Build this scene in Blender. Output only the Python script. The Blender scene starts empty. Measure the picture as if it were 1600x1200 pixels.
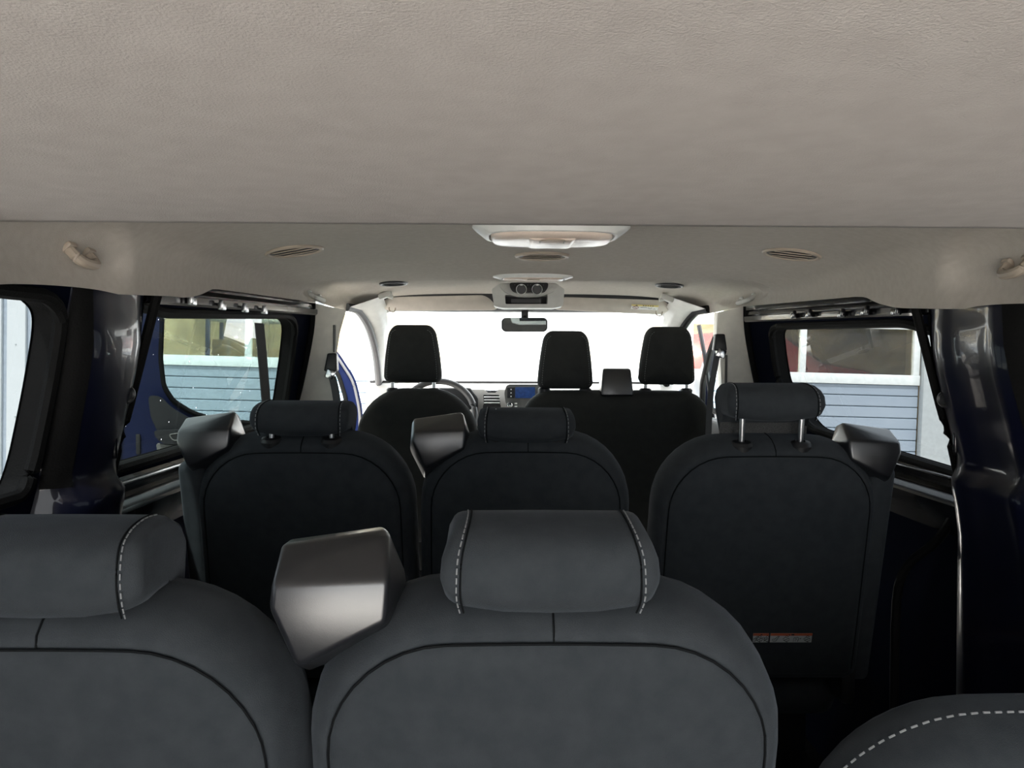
import bpy, bmesh, math, random
from mathutils import Vector, Matrix, Euler
from mathutils.bvhtree import BVHTree
from mathutils.geometry import tessellate_polygon
random.seed(7)
SC = bpy.context.scene
COL = SC.collection
R = math.radians
V = Vector

# ------------------------------------------------------------------ camera
F = 1180.0
CAM = V((-0.115, 0.0, 1.25))
CZ = CAM.z
CROT = Euler((math.pi/2 - math.atan(38/F), -0.0045, -math.atan(16/F)), 'XYZ')
CM = CROT.to_matrix()
cd = bpy.data.cameras.new('camera')
cd.sensor_width = 36.0
cd.lens = 36.0*F/1600
cd.clip_start = 0.02
cam = bpy.data.objects.new('camera', cd)
cam.location = CAM
cam.rotation_euler = CROT
COL.objects.link(cam)
SC.camera = cam

def ray(px, py):
    d = CM @ V(((px-800)/F, -(py-600)/F, -1.0))
    return d/d.y
def P(px, py, y):
    return CAM + ray(px, py)*y
def PL(px, py, p0, n):
    d = ray(px, py); p0 = V(p0); n = V(n)
    return CAM + d*((p0-CAM).dot(n)/d.dot(n))
def rz(z): return CZ + z          # height relative to the lens

# ------------------------------------------------------------------ materials
def new_mat(name):
    m = bpy.data.materials.new(name); m.use_nodes = True
    nt = m.node_tree; b = nt.nodes['Principled BSDF']
    return m, nt, b
def noise_mix(nt, b, c1, c2, scale, detail=4):
    tc = nt.nodes.new('ShaderNodeTexCoord'); n = nt.nodes.new('ShaderNodeTexNoise')
    n.inputs['Scale'].default_value = scale; n.inputs['Detail'].default_value = detail
    r = nt.nodes.new('ShaderNodeValToRGB')
    r.color_ramp.elements[0].position = .35; r.color_ramp.elements[1].position = .68
    r.color_ramp.elements[0].color = (*c1, 1); r.color_ramp.elements[1].color = (*c2, 1)
    nt.links.new(tc.outputs['Object'], n.inputs['Vector'])
    nt.links.new(n.outputs['Fac'], r.inputs['Fac'])
    nt.links.new(r.outputs['Color'], b.inputs['Base Color'])
    return tc, n, r
def bump(nt, b, scale, strength, dist=.002, tc=None):
    tc = tc or nt.nodes.new('ShaderNodeTexCoord')
    n = nt.nodes.new('ShaderNodeTexNoise'); n.inputs['Scale'].default_value = scale; n.inputs['Detail'].default_value = 2
    bp = nt.nodes.new('ShaderNodeBump'); bp.inputs['Strength'].default_value = strength; bp.inputs['Distance'].default_value = dist
    nt.links.new(tc.outputs['Object'], n.inputs['Vector'])
    nt.links.new(n.outputs['Fac'], bp.inputs['Height'])
    nt.links.new(bp.outputs['Normal'], b.inputs['Normal'])
def simple(name, c, rough=.5, metal=0, coat=0, c2=None, nscale=20, bscale=0, bstr=.2, spec=.5, sheen=0, coat_rough=.03):
    m, nt, b = new_mat(name)
    b.inputs['Base Color'].default_value = (*c, 1)
    b.inputs['Roughness'].default_value = rough
    b.inputs['Metallic'].default_value = metal
    b.inputs['Coat Weight'].default_value = coat
    b.inputs['Coat Roughness'].default_value = coat_rough
    b.inputs['Specular IOR Level'].default_value = spec
    if sheen:
        b.inputs['Sheen Weight'].default_value = sheen
        b.inputs['Sheen Roughness'].default_value = .4
        b.inputs['Sheen Tint'].default_value = (.75, .85, 1, 1)
    tc = None
    tc = noise_mix(nt, b, c, c2 or tuple(x*1.12 for x in c), nscale)[0]
    if bscale: bump(nt, b, bscale, bstr, .002, tc)
    return m

FAB = simple('charcoal_fabric', (.033,.0385,.044), .95, c2=(.041,.047,.053), nscale=35, bscale=900, bstr=.35, spec=.12, sheen=.10)
FABF = simple('black_fabric', (.040,.042,.041), .95, c2=(.046,.048,.047), nscale=30, bscale=900, bstr=.3, spec=.1, sheen=.04)
FABC = simple('coarse_fabric', (.05,.052,.053), 1, c2=(.085,.087,.088), nscale=420, bscale=700, bstr=.6, spec=.05)
SEAM = simple('seam_thread', (.006,.007,.008), .9, spec=.1)
STITCH = simple('stitch_thread', (.22,.23,.24), .8)
HEADL = simple('headliner_cloth_dim', (.49,.455,.41), 1, c2=(.53,.495,.45), nscale=60, bscale=700, bstr=.35, spec=.08)  # same lining as the rear header, coloured darker where less light falls
HEADL2 = simple('headliner_cloth_lit', (.53,.49,.462), 1, c2=(.57,.53,.50), nscale=28, bscale=500, bstr=.35, spec=.08)  # lining coloured lighter for the stronger light near the tailgate
BEIGE = simple('beige_plastic', (.40,.34,.275), .5)
GREYP = simple('pale_grey_plastic', (.60,.60,.57), .5)
VISM = simple('visor_vinyl', (.50,.46,.41), .7, bscale=300, bstr=.2)
BLACKP = simple('black_plastic', (.012,.013,.015), .42, bscale=900, bstr=.12)
GUIDEP = simple('satin_black_plastic', (.012,.013,.016), .30, bscale=1400, bstr=.08, spec=1.0, coat=.4, coat_rough=.28)
BLACKM = simple('black_matte', (.006,.006,.007), .7)
GLOSSB = simple('gloss_black_paint', (.004,.004,.006), .2, coat=.45, spec=.3)
NAVY = simple('navy_paint', (.003,.004,.013), .35, coat=.4, c2=(.004,.005,.016), nscale=6, coat_rough=.04, spec=.15)
NAVYW = simple('dark_navy_wall', (.003,.0045,.012), .8, nscale=6, spec=.02)
BLUE = simple('blue_paint', (.004,.008,.036), .35, coat=.3, spec=.3)
RUBBER = simple('rubber_seal', (.004,.004,.004), .7, spec=.12, bscale=260, bstr=.5)
SEALG = simple('grey_door_seal', (.10,.10,.105), .6)
CHROME = simple('chrome', (.75,.76,.77), .18, metal=1)
STEEL = simple('satin_steel', (.55,.56,.57), .35, metal=1)
SILVERP = simple('silver_plastic', (.46,.44,.41), .42)
SHELFM = simple('satin_black_shelf', (.02,.02,.021), .3, coat=.3)
GREYCARD = simple('grey_door_card', (.12,.12,.115), .7)
BELT = simple('belt_webbing', (.03,.031,.032), .7, bscale=500, bstr=.4)
BELTG = simple('grey_belt_webbing', (.10,.105,.11), .7, bscale=500, bstr=.4)
LENS = simple('light_lens', (.78,.66,.57), .25, bscale=250, bstr=.3)
WHITEP = simple('white_plastic', (.74,.75,.73), .4)
FLOORM = simple('rubber_floor', (.006,.006,.006), .9, spec=.03, bscale=120, bstr=.4)
DASHT = simple('grey_dash_top', (.5,.5,.49), .7)  # pale tone set to bounce light up onto the front lining
PILLARP = simple('pale_pillar_trim', (.86,.84,.76), .6)
LABELW = simple('label_white', (.42,.46,.48), .6)
LABELV = simple('visor_label_white', (.85,.86,.85), .5)
LABELO = simple('label_orange', (.45,.10,.045), .6)
LABELY = simple('label_yellow', (.72,.60,.22), .6)
INK = simple('label_ink', (.015,.018,.022), .8)
INKR = simple('label_red_ink', (.35,.16,.16), .8)
WHITEF = simple('white_frame_paint', (.74,.76,.74), .5)
CLAD = simple('white_cladding', (.60,.63,.63), .5, c2=(.62,.65,.65), nscale=3)
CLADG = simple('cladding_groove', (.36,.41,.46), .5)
PANEL = simple('blue_grey_panel', (.30,.35,.41), .55, c2=(.325,.375,.43), nscale=2.5, bscale=160, bstr=.08)
GROOVE = simple('panel_groove', (.12,.16,.19), .7)
JAMB = simple('grey_jamb', (.40,.42,.42), .6)
GROUND = simple('concrete_ground', (.62,.59,.55), .9, c2=(.68,.65,.61), nscale=1.4, bscale=60, bstr=.3)
REDCAR = simple('red_car_paint', (.28,.012,.02), .2, coat=1)
BLUECAR = simple('blue_car_paint', (.03,.05,.16), .2, coat=1)
TYRE = simple('tyre_rubber', (.01,.01,.01), .8)
CARGLASS = simple('dark_car_glass', (.02,.025,.03), .08, coat=1)
GARAGEW = simple('garage_back_wall', (.66,.57,.38), .8, c2=(.20,.17,.10), nscale=.9)
CARD = simple('cardboard', (.42,.31,.17), .85)

def glass(name, tint, refl=.05, haze=0.0, film=0.0, dust=False, rough=.0, wav=0):
    m = bpy.data.materials.new(name); m.use_nodes = True
    nt = m.node_tree; nt.nodes.clear()
    N = nt.nodes.new; L = nt.links.new
    out = N('ShaderNodeOutputMaterial')
    tr = N('ShaderNodeBsdfTransparent'); tr.inputs[0].default_value = (*tint, 1)
    gl = N('ShaderNodeBsdfGlossy'); gl.inputs['Roughness'].default_value = rough
    mx = N('ShaderNodeMixShader')
    lw = N('ShaderNodeLayerWeight'); lw.inputs['Blend'].default_value = .5
    pw = N('ShaderNodeMath'); pw.operation = 'POWER'; pw.inputs[1].default_value = 5
    fr = N('ShaderNodeMath'); fr.operation = 'MULTIPLY_ADD'; fr.inputs[1].default_value = .8; fr.inputs[2].default_value = refl
    L(lw.outputs['Facing'], pw.inputs[0]); L(pw.outputs[0], fr.inputs[0])
    L(fr.outputs[0], mx.inputs[0]); L(tr.outputs[0], mx.inputs[1]); L(gl.outputs[0], mx.inputs[2])
    tc = N('ShaderNodeTexCoord')
    if wav:
        n1 = N('ShaderNodeTexWave'); n1.wave_type = 'RINGS'; n1.inputs['Scale'].default_value = 1.6
        n1.inputs['Distortion'].default_value = 14; n1.inputs['Detail'].default_value = 1.0
        n1.inputs['Detail Scale'].default_value = .8
        bp = N('ShaderNodeBump'); bp.inputs['Strength'].default_value = wav; bp.inputs['Distance'].default_value = .1
        L(tc.outputs['Object'], n1.inputs['Vector']); L(n1.outputs['Fac'], bp.inputs['Height'])
        L(bp.outputs['Normal'], gl.inputs['Normal']); L(bp.outputs['Normal'], lw.inputs['Normal'])
    last = mx
    if haze:
        tl = N('ShaderNodeBsdfTranslucent'); tl.inputs[0].default_value = (.95, .98, 1, 1)
        m2 = N('ShaderNodeMixShader'); m2.inputs[0].default_value = haze
        L(last.outputs[0], m2.inputs[1]); L(tl.outputs[0], m2.inputs[2]); last = m2
    if film:
        dfm = N('ShaderNodeBsdfDiffuse'); dfm.inputs[0].default_value = (.8, .8, .76, 1)
        m2 = N('ShaderNodeMixShader'); m2.inputs[0].default_value = film
        L(last.outputs[0], m2.inputs[1]); L(dfm.outputs[0], m2.inputs[2]); last = m2
    if dust:
        vo = N('ShaderNodeTexVoronoi'); vo.inputs['Scale'].default_value = 26
        lt = N('ShaderNodeMath'); lt.operation = 'LESS_THAN'; lt.inputs[1].default_value = .042
        df = N('ShaderNodeBsdfTranslucent'); df.inputs[0].default_value = (.8, .85, .9, 1)
        df2 = N('ShaderNodeBsdfDiffuse'); df2.inputs[0].default_value = (.6, .65, .7, 1)
        ad = N('ShaderNodeMixShader'); ad.inputs[0].default_value = .5
        m3 = N('ShaderNodeMixShader')
        L(tc.outputs['Object'], vo.inputs['Vector']); L(vo.outputs['Distance'], lt.inputs[0])
        L(df.outputs[0], ad.inputs[1]); L(df2.outputs[0], ad.inputs[2])
        L(lt.outputs[0], m3.inputs[0]); L(last.outputs[0], m3.inputs[1]); L(ad.outputs[0], m3.inputs[2]); last = m3
    L(last.outputs[0], out.inputs[0])
    return m
TINT = glass('privacy_glass', (.150,.163,.173), .045, dust=False)
TINTD = glass('dusty_privacy_glass', (.160,.186,.182), .045, dust=True)
DOORGL = glass('door_glass', (.80,.93,.95), .05)
SCREENGL = glass('windscreen_glass', (.93,.95,.95), .03, haze=.30)  # haze stands in for bloom from the bright view ahead
PANEGL = glass('wavy_acrylic_glazing', (.72,.74,.68), .05, wav=.45, film=.03)  # diffuse film lifts the panes in place of overexposed glare
def mirror_mat():
    m, nt, b = new_mat('mirror_glass'); b.inputs['Base Color'].default_value = (.62,.68,.70,1)
    b.inputs['Metallic'].default_value = 1; b.inputs['Roughness'].default_value = .03
    return m
MIRROR = mirror_mat()
def screen_mat():
    m, nt, b = new_mat('blue_display')
    noise_mix(nt, b, (.004,.012,.05), (.012,.035,.12), 60)
    b.inputs['Roughness'].default_value = .15
    b.inputs['Emission Color'].default_value = (.02,.05,.16,1); b.inputs['Emission Strength'].default_value = .22
    return m
DISPLAY = screen_mat()

# ------------------------------------------------------------------ objects
WM = {}
def tag(o, label=None, cat=None, group=None, kind=None):
    if label: o['label'] = label
    if cat: o['category'] = cat
    if group: o['group'] = group
    if kind: o['kind'] = kind
    return o
def empty(name, loc=(0,0,0), rot=None, label=None, cat=None, group=None, kind=None):
    o = bpy.data.objects.new(name, None); COL.objects.link(o)
    o.empty_display_size = .05
    o.location = loc
    m = Matrix.Translation(V(loc))
    if rot is not None:
        if isinstance(rot, Matrix):
            o.rotation_euler = rot.to_3x3().to_euler()
        else:
            o.rotation_euler = rot
        m = m @ o.rotation_euler.to_matrix().to_4x4()
    WM[o.name] = m
    return tag(o, label, cat, group, kind)

class M:
    """collects geometry in world space (through xf) and links it as one mesh object"""
    def __init__(s, xf=None):
        s.bm = bmesh.new(); s.xf = xf or Matrix.Identity(4)
    def raw(s, verts, faces):
        vs = [s.bm.verts.new(s.xf @ V(v)) for v in verts]
        for f in faces:
            try: s.bm.faces.new([vs[i] for i in f])
            except ValueError: pass
        return s
    def box(s, c, size, rot=None, bev=0.0, seg=2):
        b = bmesh.new()
        bmesh.ops.create_cube(b, size=1.0)
        for v in b.verts: v.co = V((v.co.x*size[0], v.co.y*size[1], v.co.z*size[2]))
        if bev: bmesh.ops.bevel(b, geom=b.edges[:], offset=bev, segments=seg, affect='EDGES', profile=.5)
        mt = Matrix.Translation(V(c))
        if rot is not None: mt = mt @ Euler(rot).to_matrix().to_4x4()
        s.add(b, mt); return s
    def add(s, b, mt=None):
        mt = s.xf @ (mt or Matrix.Identity(4))
        b.verts.ensure_lookup_table(); b.verts.index_update()
        vs = [s.bm.verts.new(mt @ v.co) for v in b.verts]
        for f in b.faces:
            try: s.bm.faces.new([vs[v.index] for v in f.verts])
            except ValueError: pass
        b.free()
    def hull(s, pts, bev=0, seg=3):
        b = bmesh.new()
        for p in pts: b.verts.new(V(p))
        r = bmesh.ops.convex_hull(b, input=b.verts[:])
        bmesh.ops.dissolve_limit(b, angle_limit=.02, verts=b.verts[:], edges=b.edges[:])
        if bev: bmesh.ops.bevel(b, geom=b.edges[:], offset=bev, segments=seg, affect='EDGES', profile=.5)
        s.add(b); return s
    def loft(s, rings, closed=True, cap=True):
        n = len(rings[0]); vs = []; fs = []
        for r in rings: vs += [tuple(p) for p in r]
        for k in range(len(rings)-1):
            for i in range(n if closed else n-1):
                j = (i+1) % n
                fs.append((k*n+i, k*n+j, (k+1)*n+j, (k+1)*n+i))
        if cap and closed:
            fs.append(tuple(reversed(range(n)))); fs.append(tuple((len(rings)-1)*n+i for i in range(n)))
        return s.raw(vs, fs)
    def tube(s, path, r, n=8, closed=False, flat=None):
        path = [V(p) for p in path]; rings = []
        m = len(path); up0 = V((0,0,1))
        for i, p in enumerate(path):
            if closed: t = path[(i+1) % m]-path[i-1]
            else: t = path[min(i+1, m-1)]-path[max(i-1, 0)]
            if t.length < 1e-9: t = V((0,0,1))
            t.normalize()
            a = up0 if abs(t.dot(up0)) < .95 else V((0,1,0))
            u = t.cross(a).normalized(); w = t.cross(u).normalized()
            rr = r[i] if isinstance(r, (list, tuple)) else r
            rings.append([p + (u*math.cos(2*math.pi*k/n) + w*math.sin(2*math.pi*k/n))*rr for k in range(n)])
        if closed: rings.append(rings[0]); return s.loft(rings, True, False)
        return s.loft(rings)
    def strap(s, path, w, wdir, t=.002):
        wd = V(wdir).normalized()*w/2; rings = []
        path = [V(p) for p in path]
        for i, p in enumerate(path):
            tt = (path[min(i+1, len(path)-1)]-path[max(i-1,0)]).normalized()
            nrm = tt.cross(wd).normalized()*t
            rings.append([p-wd-nrm, p+wd-nrm, p+wd+nrm, p-wd+nrm])
        return s.loft(rings)
    def poly(s, loop, depth):
        """extruded polygon: loop of 3d points, depth vector; concave allowed"""
        loop = [V(p) for p in loop]; n = len(loop); d = V(depth)
        tris = tessellate_polygon([loop])
        vs = [tuple(p) for p in loop] + [tuple(p+d) for p in loop]
        fs = [tuple(t) for t in tris] + [tuple(i+n for i in reversed(t)) for t in tris]
        fs += [(i, (i+1) % n, (i+1) % n+n, i+n) for i in range(n)]
        return s.raw(vs, fs)
    def holed(s, outer, holes, depth):
        loops = [[V(p) for p in l] for l in [outer]+holes]; d = V(depth)
        allp = [p for l in loops for p in l]; n = len(allp)
        tris = tessellate_polygon(loops)
        vs = [tuple(p) for p in allp] + [tuple(p+d) for p in allp]
        fs = [tuple(t) for t in tris] + [tuple(i+n for i in reversed(t)) for t in tris]
        o = 0
        for l in loops:
            k = len(l)
            fs += [(o+i, o+(i+1) % k, o+(i+1) % k+n, o+i+n) for i in range(k)]
            o += k
        return s.raw(vs, fs)
    def lathe(s, prof, seg=32):
        rings = [[(r*math.cos(2*math.pi*k/seg), r*math.sin(2*math.pi*k/seg), z) for k in range(seg)] for r, z in prof]
        return s.loft(rings)
    def obj(s, name, mat, parent=None, sharp=35, label=None, cat=None, group=None, kind=None):
        bm = s.bm
        bmesh.ops.recalc_face_normals(bm, faces=bm.faces[:])
        if parent is not None:
            bmesh.ops.transform(bm, matrix=WM[parent.name].inverted(), verts=bm.verts[:])
        me = bpy.data.meshes.new(name); bm.to_mesh(me); bm.free()
        for p in me.polygons: p.use_smooth = True
        me.set_sharp_from_angle(angle=R(sharp))
        me.materials.append(mat)
        o = bpy.data.objects.new(name, me); COL.objects.link(o)
        if parent is not None:
            o.parent = parent; WM[o.name] = WM[parent.name]
        else: WM[o.name] = Matrix.Identity(4)
        return tag(o, label, cat, group, kind)

def rr(w, h, rt, rb, ins, n=9, m=6):
    """rounded rectangle, bottom at z=0, centred in x, inset by ins; (x, z) pairs"""
    hw = w/2-ins; z0 = ins; z1 = h-ins
    rt = max(min(rt-ins, hw*.98), .004); rb = max(min(rb-ins, hw*.98), .004)
    pts = []
    cs = [((hw-rb, z0+rb), rb, -90), ((hw-rt, z1-rt), rt, 0), ((-hw+rt, z1-rt), rt, 90), ((-hw+rb, z0+rb), rb, 180)]
    arcs = []
    for (cx, cz), r, a0 in cs:
        arcs.append([(cx+r*math.cos(R(a0+90*i/n)), cz+r*math.sin(R(a0+90*i/n))) for i in range(n+1)])
    for k in range(4):
        a = arcs[k]; b = arcs[(k+1) % 4]
        pts += a
        for j in range(1, m):
            t = j/m; pts.append((a[-1][0]*(1-t)+b[0][0]*t, a[-1][1]*(1-t)+b[0][1]*t))
    return pts
def pillow(mm, w, h, rt, rb, rings, warp=None):
    out = []
    for ins, y in rings:
        ring = []
        for x, z in rr(w, h, rt, rb, ins):
            if warp: x, yy, z = warp(x, y, z)
            else: yy = y
            ring.append((x, yy, z))
        out.append(ring)
    mm.loft(out)
    return mm
def round_loop(pts, r, n=5):
    """round the corners of a closed loop of 2d/3d points"""
    pts = [V(p) for p in pts]; out = []; k = len(pts)
    rs = r if isinstance(r, (list, tuple)) else [r]*k
    for i in range(k):
        p = pts[i]; a = pts[i-1]-p; b = pts[(i+1) % k]-p
        d = min(rs[i], a.length*.48, b.length*.48)
        p0 = p+a.normalized()*d; p1 = p+b.normalized()*d
        for j in range(n+1):
            t = j/n
            out.append(p0*(1-t)**2 + p*2*t*(1-t) + p1*t*t)
    return out
def smooth_path(pts, n=6):
    pts = [V(p) for p in pts]; out = []
    for i in range(len(pts)-1):
        p0 = pts[max(i-1,0)]; p1 = pts[i]; p2 = pts[i+1]; p3 = pts[min(i+2, len(pts)-1)]
        for j in range(n):
            t = j/n
            out.append(.5*((2*p1)+(p2-p0)*t+(2*p0-5*p1+4*p2-p3)*t*t+(3*p1-p0-3*p2+p3)*t**3))
    out.append(pts[-1]); return out
def lerp_tab(tab, y):
    if y <= tab[0][0]: return tab[0][1]
    for (a, va), (b, vb) in zip(tab, tab[1:]):
        if y <= b: return va+(vb-va)*(y-a)/(b-a)
    return tab[-1][1]

# ================================================================== SETTING
# ---- floor
m = M(); m.box((0, 1.65, -.03), (1.9, 5.4, .06), bev=.005)
for k in range(24):
    m.box((-.86+k*.075, 1.6, .003), (.02, 3.4, .008))
m.obj('floor', FLOORM, kind='structure')
# ---- ground outside
g = M(); g.raw([(-30,-30,-.62),(30,-30,-.62),(30,14,-.62),(-30,14,-.62)], [(0,1,2,3)])
g.obj('ground', GROUND, kind='structure')

# ---- headliner
ZT = [(0,.315),(2.44,.315),(2.49,.307),(2.80,.291),(2.83,.324),(3.05,.318),(3.3,.312),(3.50,.304),(3.9,.27)]
ZEL = [(0,.09),(1.084,.0965),(1.4545,.1208),(1.65,.134),(1.72,.1365),(1.77,.142),(1.83,.154),(1.892,.1715),(1.93,.175),(2.99,.220),(3.3,.208),(3.9,.20)]
ZER = [(0,.08),(1.1,.088),(1.376,.098),(1.6,.112),(1.78,.126),(1.83,.132),(1.90,.146),(1.97,.168),(2.02,.173),(2.99,.214),(3.3,.206),(3.9,.20)]
HW = [(0,.835),(2.95,.835),(3.2,.81),(3.55,.75),(3.9,.72)]
dimples = [(-1, 1.21, .17, .26, .085), (1, 1.36, .17, .26, .085), (-1, 3.0, .262, .30, .045), (1, 2.93, .262, .30, .045)]
def head_pt(u, y):
    hw = lerp_tab(HW, y); zt = lerp_tab(ZT, y); ze = lerp_tab(ZEL if u < 0 else ZER, y)
    s = 1 if u >= 0 else -1; a = abs(u)
    # angular parameter of a superellipse: even spacing round the shoulder
    ph = a*math.pi/2; p = 3.6
    c = math.sin(ph)**(2/p); d = math.cos(ph)**(2/p)
    x = hw*c; z = ze+(zt-ze)*d
    for sd, yc, zc, ly, lz in dimples:
        if sd == s:
            r2 = ((y-yc)/ly)**2 + ((z-zc)/lz)**2
            if r2 < 1 and c > .6:
                k = (1-r2)**.42
                x += .034*k; z += .016*k
    return V((s*x, y, rz(z)))
NU = 121
ys = [0.86+i*.022 for i in range(140) if .86+i*.022 <= 3.9]
ys = sorted(ys+[2.801, 2.815, 2.829])
rings = [[head_pt(-1+2*i/(NU-1), y) for i in range(NU)] for y in ys]
vs = [tuple(p) for r_ in rings for p in r_]
fs = [(k*NU+i, k*NU+i+1, (k+1)*NU+i+1, (k+1)*NU+i) for k in range(len(ys)-1) for i in range(NU-1)
      if not (ys[k+1] > 3.50 and abs(vs[k*NU+i][0]) < .685)]
HBVH = BVHTree.FromPolygons(vs, fs)
m = M(); m.raw(vs, fs)
ceiling = m.obj('ceiling', HEADL, kind='structure', sharp=60)
# solid roof skin above it
sm = M()
sm.loft([[(x, y, rz(z)) for x, z in ((-.95,.20),(-.90,.33),(-.75,.39),(.75,.39),(.90,.33),(.95,.20))] for y in (-.98, 1.2, 2.6, 3.5)], closed=False)
sm.obj('outer_skin', NAVY, ceiling, label='dark blue outer roof skin')
def hit(px, py, off=0):
    d = ray(px, py).normalized()
    loc, nrm, i, dist = HBVH.ray_cast(CAM, d)
    if loc is None: raise RuntimeError('no headliner at %s,%s' % (px, py))
    if nrm.dot(d) > 0: nrm = -nrm
    return loc+nrm*off, nrm
def frame_at(loc, nrm, tx=V((1,0,0))):
    """local +Z along nrm (out of the lining), +X close to tx"""
    z = nrm.normalized(); x = (tx-z*tx.dot(z)).normalized(); y = z.cross(x)
    mt = Matrix((x, y, z)).transposed().to_4x4(); mt.translation = loc
    return mt
# ---- lower rear header lining
m = M()
prof = [(-1.02,.30),(-1.02,.205),(-.99,.185),(.2,.185),(.85,.184),(1.02,.1835),(1.045,.185),(1.056,.195),(1.058,.215),(1.05,.33)]
xs = [-1.0,-.5,0,.5,1.0]
m.loft([[(x, y, rz(z)) for y, z in prof] for x in xs])
m.obj('trim_1', HEADL2, kind='structure', sharp=50)

# ---- side walls on a plane that leans in towards the roof
TL = .18
def wx(s, z, off=0): return s*(.88+off+TL*(.2-z))     # z relative to lens
def WP(s, px, py, off=0):
    """pixel ray onto the side wall plane (off outward)"""
    n = V((s, 0, TL)); p0 = V((s*(.88+off+TL*.2), 0, CZ))
    return PL(px, py, p0, n)
def WQ(s, y, z, off=0): return V((wx(s, z, off), y, rz(z)))

def yz(p): return (p.y, p.z-CZ)
holeL2 = [(1.56,-.245),(1.56,.105),(1.60,.118),yz(WP(-1,252,489)),yz(WP(-1,450,493)),yz(WP(-1,462,506)),yz(WP(-1,456,560)),yz(WP(-1,444,640)),(2.70,-.235)]
holeR2 = [(1.72,-.27),(1.72,.06),yz(WP(1,1416,504)),yz(WP(1,1213,510)),yz(WP(1,1205,518)),yz(WP(1,1210,560)),yz(WP(1,1217,600)),(2.60,-.235)]
holeL1 = [(0.1,-.24),(0.1,.10),yz(WP(-1,20,456)),yz(WP(-1,72,461)),yz(WP(-1,94,484)),yz(WP(-1,93,520)),yz(WP(-1,78,610)),yz(WP(-1,55,720)),yz(WP(-1,36,775)),(1.16,-.245)]
holeR1 = [(0.1,-.24),(0.1,.10),(1.32,.10),(1.36,.06),(1.35,-.05),(1.30,-.20),(1.26,-.24)]
def wall(s, holes, yend):
    outer = [(-1.0,-.36),(-1.0,.27),(2.2,.30),(yend,.30),(yend,-.36)]
    m = M()
    hl = []
    for h in holes:
        lp = round_loop([V((a, b, 0)) for a, b in h], .05)
        hl.append([(p.x, p.y) for p in lp])
    m.holed([WQ(s, *p) for p in outer], [[WQ(s, *p) for p in h] for h in hl], V((s*.05, 0, 0)))
    x1 = wx(s, -.36)
    m.loft([[(x1, y, rz(-.36)), (x1, y, .35), (s*.90, y, 0), (x1+s*.05, y, 0), (x1+s*.05, y, rz(-.36))] for y in (-1.0, yend)])
    return m.obj('wall_left' if s < 0 else 'wall_right', NAVYW, kind='structure'), hl
wl, hl_l = wall(-1, [holeL1, holeL2], 3.09)
wr, hl_r = wall(1, [holeR1, holeR2], 3.07)
wn = 0
for s, hs, mats, labs in ((-1, hl_l, (TINT, TINTD), None), (1, hl_r, (TINT, TINT), None)):
    for k, h in enumerate(hs):
        wn += 1
        ctr = V((s*.92, sum(p[0] for p in h)/len(h), rz(sum(p[1] for p in h)/len(h))))
        e = empty('window_%d' % wn, ctr, kind='structure')
        m = M(); m.raw([WQ(s, a, b, .043) for a, b in h], [t for t in tessellate_polygon([[V((a, b, 0)) for a, b in h]])])
        m.obj('pane', mats[k], e)
        m = M(); ca = sum(p[0] for p in h)/len(h); cb = sum(p[1] for p in h)/len(h)
        def shr(a, b, k): return (ca+(a-ca)*k, cb+(b-cb)*k)
        lpz = [[WQ(s, *shr(a, b, k), o) for a, b in h] for k, o in ((1.02,-.002),(.994,.0),(.99,.044),(.98,.046))]
        m.loft([l+[l[0]] for l in lpz], closed=False); m.obj('reveal', RUBBER, e)
        m = M(); m.tube([WQ(s, a, b, .0) for a, b in h], .013, 8, closed=True)
        m.obj('gasket', RUBBER, e)

# ---- C pillars: pressed and painted, swelling out into the rear side panel
def pillar(s, top, bot, parent):
    """top/bot: (y_rear, y_front) at z=+.2 and z=-.25"""
    tz = [ .15,.12,.08,.03,-.03,-.1,-.17,-.215,-.24,-.262,-.285,-.32,-.38,-.5,-.8,-1.2]
    prof = [(0,0),(.03,.35),(.07,.62),(.13,.84),(.20,.97),(.24,1.0),(.265,.93),(.31,.86),(.42,.83),(.55,.84),(.66,.88),(.70,.99),(.73,1.0),(.80,.92),(.88,.75),(.94,.5),(.98,.2),(1,0)]
    if s < 0: prof = [(0,0),(.03,.32),(.07,.55),(.13,.74),(.2,.87),(.3,.95),(.42,.99),(.52,1.0),(.62,.98),(.72,.93),(.80,.85),(.87,.72),(.92,.52),(.96,.3),(.985,.12),(1,0)]
    rings = []
    for z in tz:
        t = min(max((.2-z)/.45, -.2), 1.0)
        ex = max(0, (-.25-z))
        yr = top[0]+(bot[0]-top[0])*t-ex*.2; yf = top[1]+(bot[1]-top[1])*t
        B = .022+.032*min(1,max(0,(.13-z)/.12))
        k = min(max((-.225-z)/.045, 0), 1); k = k*k*(3-2*k)
        ring = []
        for u, b in prof:
            bb = B*b
            # below the belt the pillar swells inward as a rounded shelf
            bb += k*.045*math.sin(math.pi*min(max(u,0),1))**.7
            ring.append((wx(s, max(z,-.36))-s*bb, yr+(yf-yr)*u, rz(z)))
        rings.append(ring)
    m = M(); m.loft(rings, closed=False)
    for a, b in ((0, 4), (len(prof)-4, len(prof))):
        e = M(); e.loft([[p-V((s*.003, .001*(1 if a else -1), 0)) for p in (V(q) for q in r_[a:b])] for r_ in rings[:9]], closed=False)
        e.obj('pillar_edge_rubber', RUBBER, parent, sharp=60)
    return m.obj('pillar', NAVY, parent, sharp=60)
tL = (WP(-1,96,480).y+.02, 1.66); bL = (WP(-1,42,760).y+.03, 1.60)
tR = (1.45, 1.79); bR = (1.37, 1.73)
pL = pillar(-1, tL, bL, wl); pR = pillar(1, tR, bR, wr)
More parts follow.
